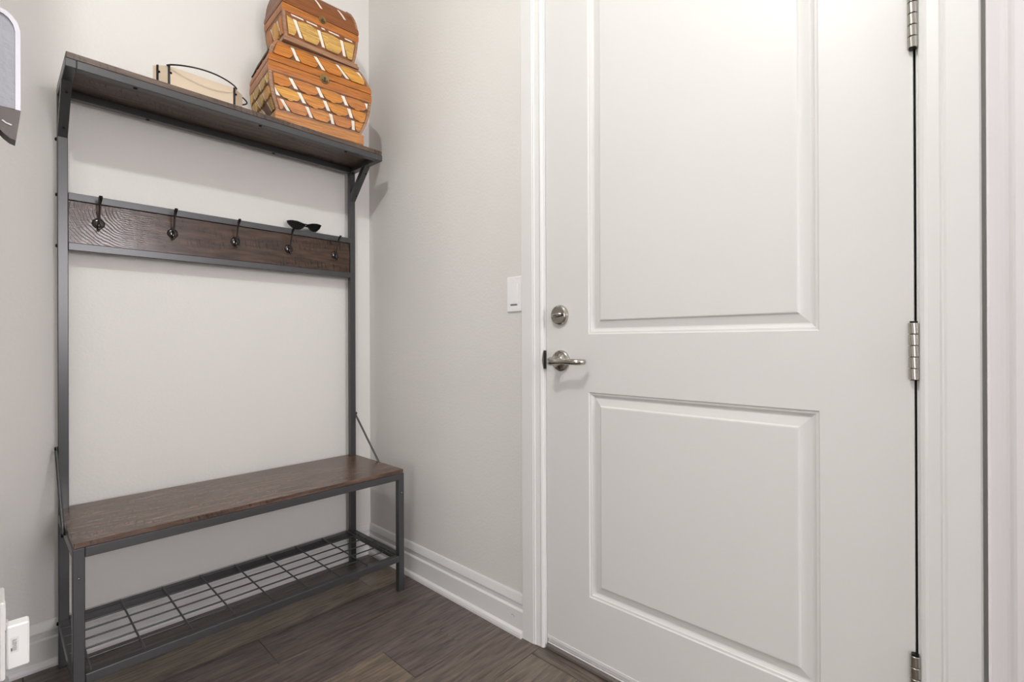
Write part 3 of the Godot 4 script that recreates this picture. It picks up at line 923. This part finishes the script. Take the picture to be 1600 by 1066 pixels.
func build_tray() -> void:
	var y0 := 1.7836
	var y1 := 1.876
	var t := thing("tray", Vector3(-0.74, y0, 0.12), "beige octagonal wooden tray with black bowed wire handles, beside the chests", "tray")
	var zf := 0.196
	var zb := 0.045
	var c := 0.033
	var pts := [Vector2(-0.835, zf), Vector2(-0.637, zf), Vector2(-0.637 + c, zf - c), Vector2(-0.637 + c, zb + c), Vector2(-0.637, zb), Vector2(-0.822, zb), Vector2(-0.838, zb + 0.02), Vector2(-0.835 - c, zf - c)]
	GA = 0
	for i in 8:
		var a: Vector2 = pts[i]
		var b: Vector2 = pts[(i + 1) % 8]
		var d := (b - a).normalized()
		var inw := Vector2(d.y, -d.x) * 0.007
		var st := begin()
		var g := d * 0.0004
		var pa := [Vector3(a.x + g.x, y0, a.y + g.y), Vector3(b.x - g.x, y0, b.y - g.y), Vector3(b.x - g.x + inw.x - d.x * 0.003, y0, b.y - g.y + inw.y - d.y * 0.003), Vector3(a.x + g.x + inw.x + d.x * 0.003, y0, a.y + g.y + inw.y + d.y * 0.003)]
		var up := Vector3(0, y1 - y0, 0)
		for k in 4:
			var k2 := (k + 1) % 4
			quad(st, pa[k], pa[k2], pa[k2] + up, pa[k] + up)
		quad(st, pa[0] + up, pa[1] + up, pa[2] + up, pa[3] + up)
		quad(st, pa[3], pa[2], pa[1], pa[0])
		commit(st, ["front_panel", "corner_panel", "end_panel", "corner_panel", "back_panel", "corner_panel", "end_panel", "corner_panel"][i], M.board, t)
	var base := PackedVector2Array()
	for p in pts: base.append(Vector2(lerpf(p.x, -0.736, 0.06), lerpf(p.y, 0.12, 0.08)))
	var sb := begin()
	prism(sb, base, func(p): return Vector3(p.x, y0 + 0.001, p.y), func(p): return Vector3(p.x, y0 + 0.007, p.y))
	commit(sb, "base", M.board, t)
	# straps with screws
	for q in [[Vector3(-0.832, 0, zf), Vector3(0, 0, 1)], [Vector3(-0.641, 0, zf), Vector3(0, 0, 1)], [Vector3(-0.8575, 0, zf - 0.0225), Vector3(-0.707, 0, 0.707)], [Vector3(-0.637 + c, 0, zf - c - 0.012), Vector3(1, 0, 0)], [Vector3(-0.637 + c, 0, zb + c + 0.012), Vector3(1, 0, 0)]]:
		var nrm: Vector3 = q[1]
		var T := Transform3D(Basis(Vector3.UP.cross(nrm), Vector3.UP, nrm), Vector3(q[0].x, y0, q[0].z))
		var st := begin()
		box(st, Vector3(-0.0032, 0.001, -0.0005), Vector3(0.0032, y1 - y0 + 0.002, 0.0022), 0.0005, T)
		var sp := commit(st, "strap", M.black_wire, t)
		for yy in [0.014, 0.072]:
			st = begin()
			lathe(st, [Vector2(0.0036, -0.001), Vector2(0.0034, 0.001), Vector2(0, 0.0026)], about(T * Vector3(0.0052, yy, 0.0012), nrm), 10)
			commit(st, "screw", M.bolt, sp)
	# bowed handles
	var arc := []
	for i in 25:
		var f := i / 24.0
		arc.append(Vector3(lerpf(-0.838, -0.634, f), y1 - 0.001, zf + 0.003 + 0.053 * pow(maxf(sin(PI * f), 0.0), 0.72)))
	var st2 := begin()
	tube(st2, arc, [0.0024], 8)
	commit(st2, "bow_handle", M.black_wire, t)
	arc = []
	for i in 13:
		var f := i / 12.0
		arc.append(Vector3(-0.637 + c + 0.002 + 0.026 * sin(PI * f), y1 - 0.006, lerpf(zf - c - 0.004, zb + c + 0.004, f)))
	st2 = begin()
	tube(st2, arc, [0.0024], 8)
	commit(st2, "bow_handle", M.black_wire, t)

func build_sunglasses() -> void:
	var at := Vector3(-0.32, 1.4504, 0.041)
	var g := thing("sunglasses", at, "black cat-eye sunglasses lying on the hook rail against the wall", "sunglasses")
	O = Vector3.ZERO
	var lens_l := PackedVector2Array([Vector2(-0.0788, 0.0328), Vector2(-0.0690, 0.0362), Vector2(-0.0582, 0.0378), Vector2(-0.0373, 0.0374), Vector2(-0.0162, 0.0318), Vector2(-0.0045, 0.0288), Vector2(-0.0055, 0.0214), Vector2(-0.0162, 0.0096), Vector2(-0.0269, 0.0026), Vector2(-0.0427, 0.0014), Vector2(-0.0583, 0.0064), Vector2(-0.0725, 0.0188)])
	var lens_r := PackedVector2Array([Vector2(-0.0041, 0.0288), Vector2(0.0053, 0.0306), Vector2(0.0245, 0.0372), Vector2(0.0466, 0.0402), Vector2(0.058, 0.0392), Vector2(0.0663, 0.0363), Vector2(0.0578, 0.0198), Vector2(0.0409, 0.0034), Vector2(0.0271, 0.0018), Vector2(0.0134, 0.0078), Vector2(0.004, 0.0195)])
	var bend := func(p: Vector2, off: float) -> Vector3:      # wrapped a little round the face, leaning back
		return Vector3(p.x, p.y, 0.0065 - p.y * 0.05 - p.x * p.x * 1.1 + off)
	var st := begin()
	for l in [lens_l, lens_r]:
		var rim := Geometry2D.offset_polygon(l, -0.0035)
		var inner: PackedVector2Array = rim[0]
		# rim: a ring between the outline and its inset
		var m := 48
		for k in m:
			var o0 := along(l, float(k) / m)
			var o1 := along(l, float(k + 1) / m)
			var c := centre(l)
			var i0 := o0 + (c - o0).normalized() * 0.0042
			var i1 := o1 + (c - o1).normalized() * 0.0042
			if Geometry2D.is_polygon_clockwise(l):
				var s := o0; o0 = o1; o1 = s
				s = i0; i0 = i1; i1 = s
			quad(st, bend.call(o0, 0.0018), bend.call(o1, 0.0018), bend.call(i1, 0.0018), bend.call(i0, 0.0018))
			quad(st, bend.call(o1, -0.0022), bend.call(o0, -0.0022), bend.call(i0, -0.0022), bend.call(i1, -0.0022))
			quad(st, bend.call(o1, 0.0018), bend.call(o0, 0.0018), bend.call(o0, -0.0022), bend.call(o1, -0.0022))
			quad(st, bend.call(i0, 0.0018), bend.call(i1, 0.0018), bend.call(i1, -0.0022), bend.call(i0, -0.0022))
	var br := []
	for i in 7:
		var f := i / 6.0
		br.append(bend.call(Vector2(lerpf(-0.010, 0.003, f), 0.0265 + 0.0025 * sin(PI * f)), 0.0))
	tube(st, br, [0.0024], 8)
	commit(st, "frame", M.frame_black, g)
	for l in [lens_l, lens_r]:
		st = begin()
		var inset: PackedVector2Array = Geometry2D.offset_polygon(l, -0.002)[0]
		prism(st, inset, func(p): return bend.call(p, 0.0004), func(p): return bend.call(p, -0.0012))
		commit(st, "lens", M.lens, g)
	# temples folded behind
	st = begin()
	tube(st, [bend.call(Vector2(-0.073, 0.030), -0.002), Vector3(-0.073, 0.028, -0.012), Vector3(-0.05, 0.027, -0.0175), Vector3(0.01, 0.0262, -0.0195), Vector3(0.045, 0.022, -0.0195)], [0.0024], 8, 1.3)
	commit(st, "temple", M.frame_black, g)
	st = begin()
	tube(st, [bend.call(Vector2(0.061, 0.033), -0.002), Vector3(0.062, 0.031, -0.012), Vector3(0.045, 0.029, -0.023), Vector3(-0.015, 0.0268, -0.025), Vector3(-0.05, 0.021, -0.025)], [0.0024], 8, 1.3)
	commit(st, "temple", M.frame_black, g)

func along(p: PackedVector2Array, f: float) -> Vector2:
	var n := p.size()
	var x := fposmod(f, 1.0) * n
	var i := int(x)
	return p[i % n].lerp(p[(i + 1) % n], x - i)

func centre(p: PackedVector2Array) -> Vector2:
	var s := Vector2.ZERO
	for q in p: s += q
	return s / p.size()

func build_fittings() -> void:
	# light switch beside the casing
	var t := thing("light_switch", Vector3(0, 1.0875, 0.942), "white rocker light switch on the wall beside the door casing", "switch")
	cbox("plate", Vector3(-0.006, 1.0875, 0.9045), Vector3(0, 1.207, 0.9805), M.plastic, t, 0.002)
	var st := begin()
	# rocker tilted, lower half proud
	extrude(st, [Vector2(0, 1.1145), Vector2(0.0085, 1.1145), Vector2(0.0072, 1.147), Vector2(0.0062, 1.182), Vector2(0, 1.182)], Vector3(0, 0, 0.033), Vector3(-1, 0, 0), Vector3(0, 1, 0), Vector3(-0.001, 0, 0.9205))
	commit(st, "rocker", M.plastic, t)
	st = begin()
	box(st, Vector3(-0.0064, 1.1085, 0.9215), Vector3(-0.005, 1.1125, 0.9525), 0.0003)
	commit(st, "slider_slot", M.grey_mark, t)
	for y in [1.098, 1.1965]:
		st = begin()
		lathe(st, [Vector2(0.0026, 0), Vector2(0.0024, 0.0008), Vector2(0, 0.0011)], about(Vector3(-0.006, y, 0.937), Vector3(-1, 0, 0)), 10)
		commit(st, "screw", M.plastic, t)

	# outlet on the left wall, and what is plugged into it
	t = thing("wall_outlet", Vector3(-1.218, 0.5, 1.0), "white outlet plate low on the left wall", "outlet")
	cbox("plate", Vector3(-1.218, 0.49, 0.965), Vector3(-1.2115, 0.605, 1.035), M.plastic, t, 0.002)
	cbox("socket", Vector3(-1.2118, 0.556, 0.983), Vector3(-1.2105, 0.589, 1.017), M.plastic, t, 0.0005)
	t = thing("plug_adapter", Vector3(-1.2105, 0.487, 1.0), "white plug-in adapter with small dark print, in the outlet", "adapter")
	cbox("housing", Vector3(-1.2098, 0.487, 0.9755), Vector3(-1.1847, 0.5535, 1.0), M.plastic, t, 0.002)
	cbox("plug_face", Vector3(-1.2114, 0.545, 0.979), Vector3(-1.2075, 0.5585, 0.996), mat(Color(0.82, 0.82, 0.82), 0.2), t, 0.0015)
	st = begin()
	st.set_smooth_group(-1)
	var q0 := [Vector3(-1.2055, 0.512, 1.0003), Vector3(-1.1965, 0.512, 1.0003), Vector3(-1.1965, 0.5355, 1.0003), Vector3(-1.2055, 0.5355, 1.0003)]
	var uv := [Vector2(0, 1), Vector2(1, 1), Vector2(1, 0), Vector2(0, 0)]
	for i in [0, 2, 1, 0, 3, 2]:
		st.set_uv(uv[i])
		st.add_vertex(q0[i] - O)
	commit(st, "printed_label", M.print, t)

	# grey device high on the left wall, seen end on
	t = thing("wall_monitor", Vector3(-1.218, 1.285, 1.035), "grey wall device with bright silver rim and dark lower end, high on the left wall", "device")
	var za := 1.02
	var zb := 1.05
	var sil := [Vector2(0.0, 1.4735), Vector2(0.008, 1.472), Vector2(0.0150, 1.467), Vector2(0.0205, 1.459), Vector2(0.0238, 1.447), Vector2(0.0238, 1.33), Vector2(0.0183, 1.33), Vector2(0.0183, 1.445), Vector2(0.0162, 1.454), Vector2(0.0115, 1.4615), Vector2(0.006, 1.4655), Vector2(0.0, 1.4668)]
	st = begin()
	extrude(st, sil, Vector3(0, 0, zb - za), Vector3(1, 0, 0), Vector3(0, 1, 0), Vector3(-1.218, 0, za))
	commit(st, "rim", M.silver, t)
	st = begin()
	extrude(st, [Vector2(0, 1.331), Vector2(0.0182, 1.331), Vector2(0.0182, 1.445), Vector2(0.0161, 1.4539), Vector2(0.0115, 1.4613), Vector2(0.006, 1.4652), Vector2(0.0, 1.4666)], Vector3(0, 0, zb - za - 0.004), Vector3(1, 0, 0), Vector3(0, 1, 0), Vector3(-1.218, 0, za + 0.002))
	commit(st, "body", M.mesh_grey, t)
	st = begin()
	extrude(st, [Vector2(0, 1.299), Vector2(0.006, 1.292), Vector2(0.0125, 1.2865), Vector2(0.0185, 1.2845), Vector2(0.0238, 1.3293), Vector2(0, 1.3305)], Vector3(0, 0, zb - za), Vector3(1, 0, 0), Vector3(0, 1, 0), Vector3(-1.218, 0, za))
	commit(st, "lower_end", M.slate, t)
	st = begin()
	tube(st, [Vector3(-1.2135, 1.310, zb + 0.0003), Vector3(-1.2095, 1.307, zb + 0.0005), Vector3(-1.2035, 1.3055, zb + 0.0003)], [0.0013], 6, 0.5, Vector3(0, 0, 1))
	commit(st, "label", M.silver, t)

	# the unseen ceiling lamp overhead, placed to cast the shelf and handle shadows
	t = thing("unseen_ceiling_lamp", Vector3(-1.3, 2.78, 1.62), "unseen globe ceiling lamp over the opening, placed to cast the shelf shadows", "lamp")
	st = begin()
	lathe(st, [Vector2(0, -0.001), Vector2(0.06, -0.001), Vector2(0.06, 0.012), Vector2(0.05, 0.02), Vector2(0.012, 0.024), Vector2(0.009, 0.085), Vector2(0.022, 0.09), Vector2(0.022, 0.118), Vector2(0, 0.119)], about(Vector3(-1.3, 2.78, 1.62), Vector3(0, -1, 0)), 24)
	commit(st, "base", M.nickel, t)
	st = begin()
	var pr := []
	for i in 13: pr.append(Vector2(0.055 * sin(PI * i / 12.0), -0.055 * cos(PI * i / 12.0)))
	lathe(st, pr, about(Vector3(-1.3, 2.61, 1.62), Vector3.UP), 24)
	commit(st, "globe", M.globe, t)
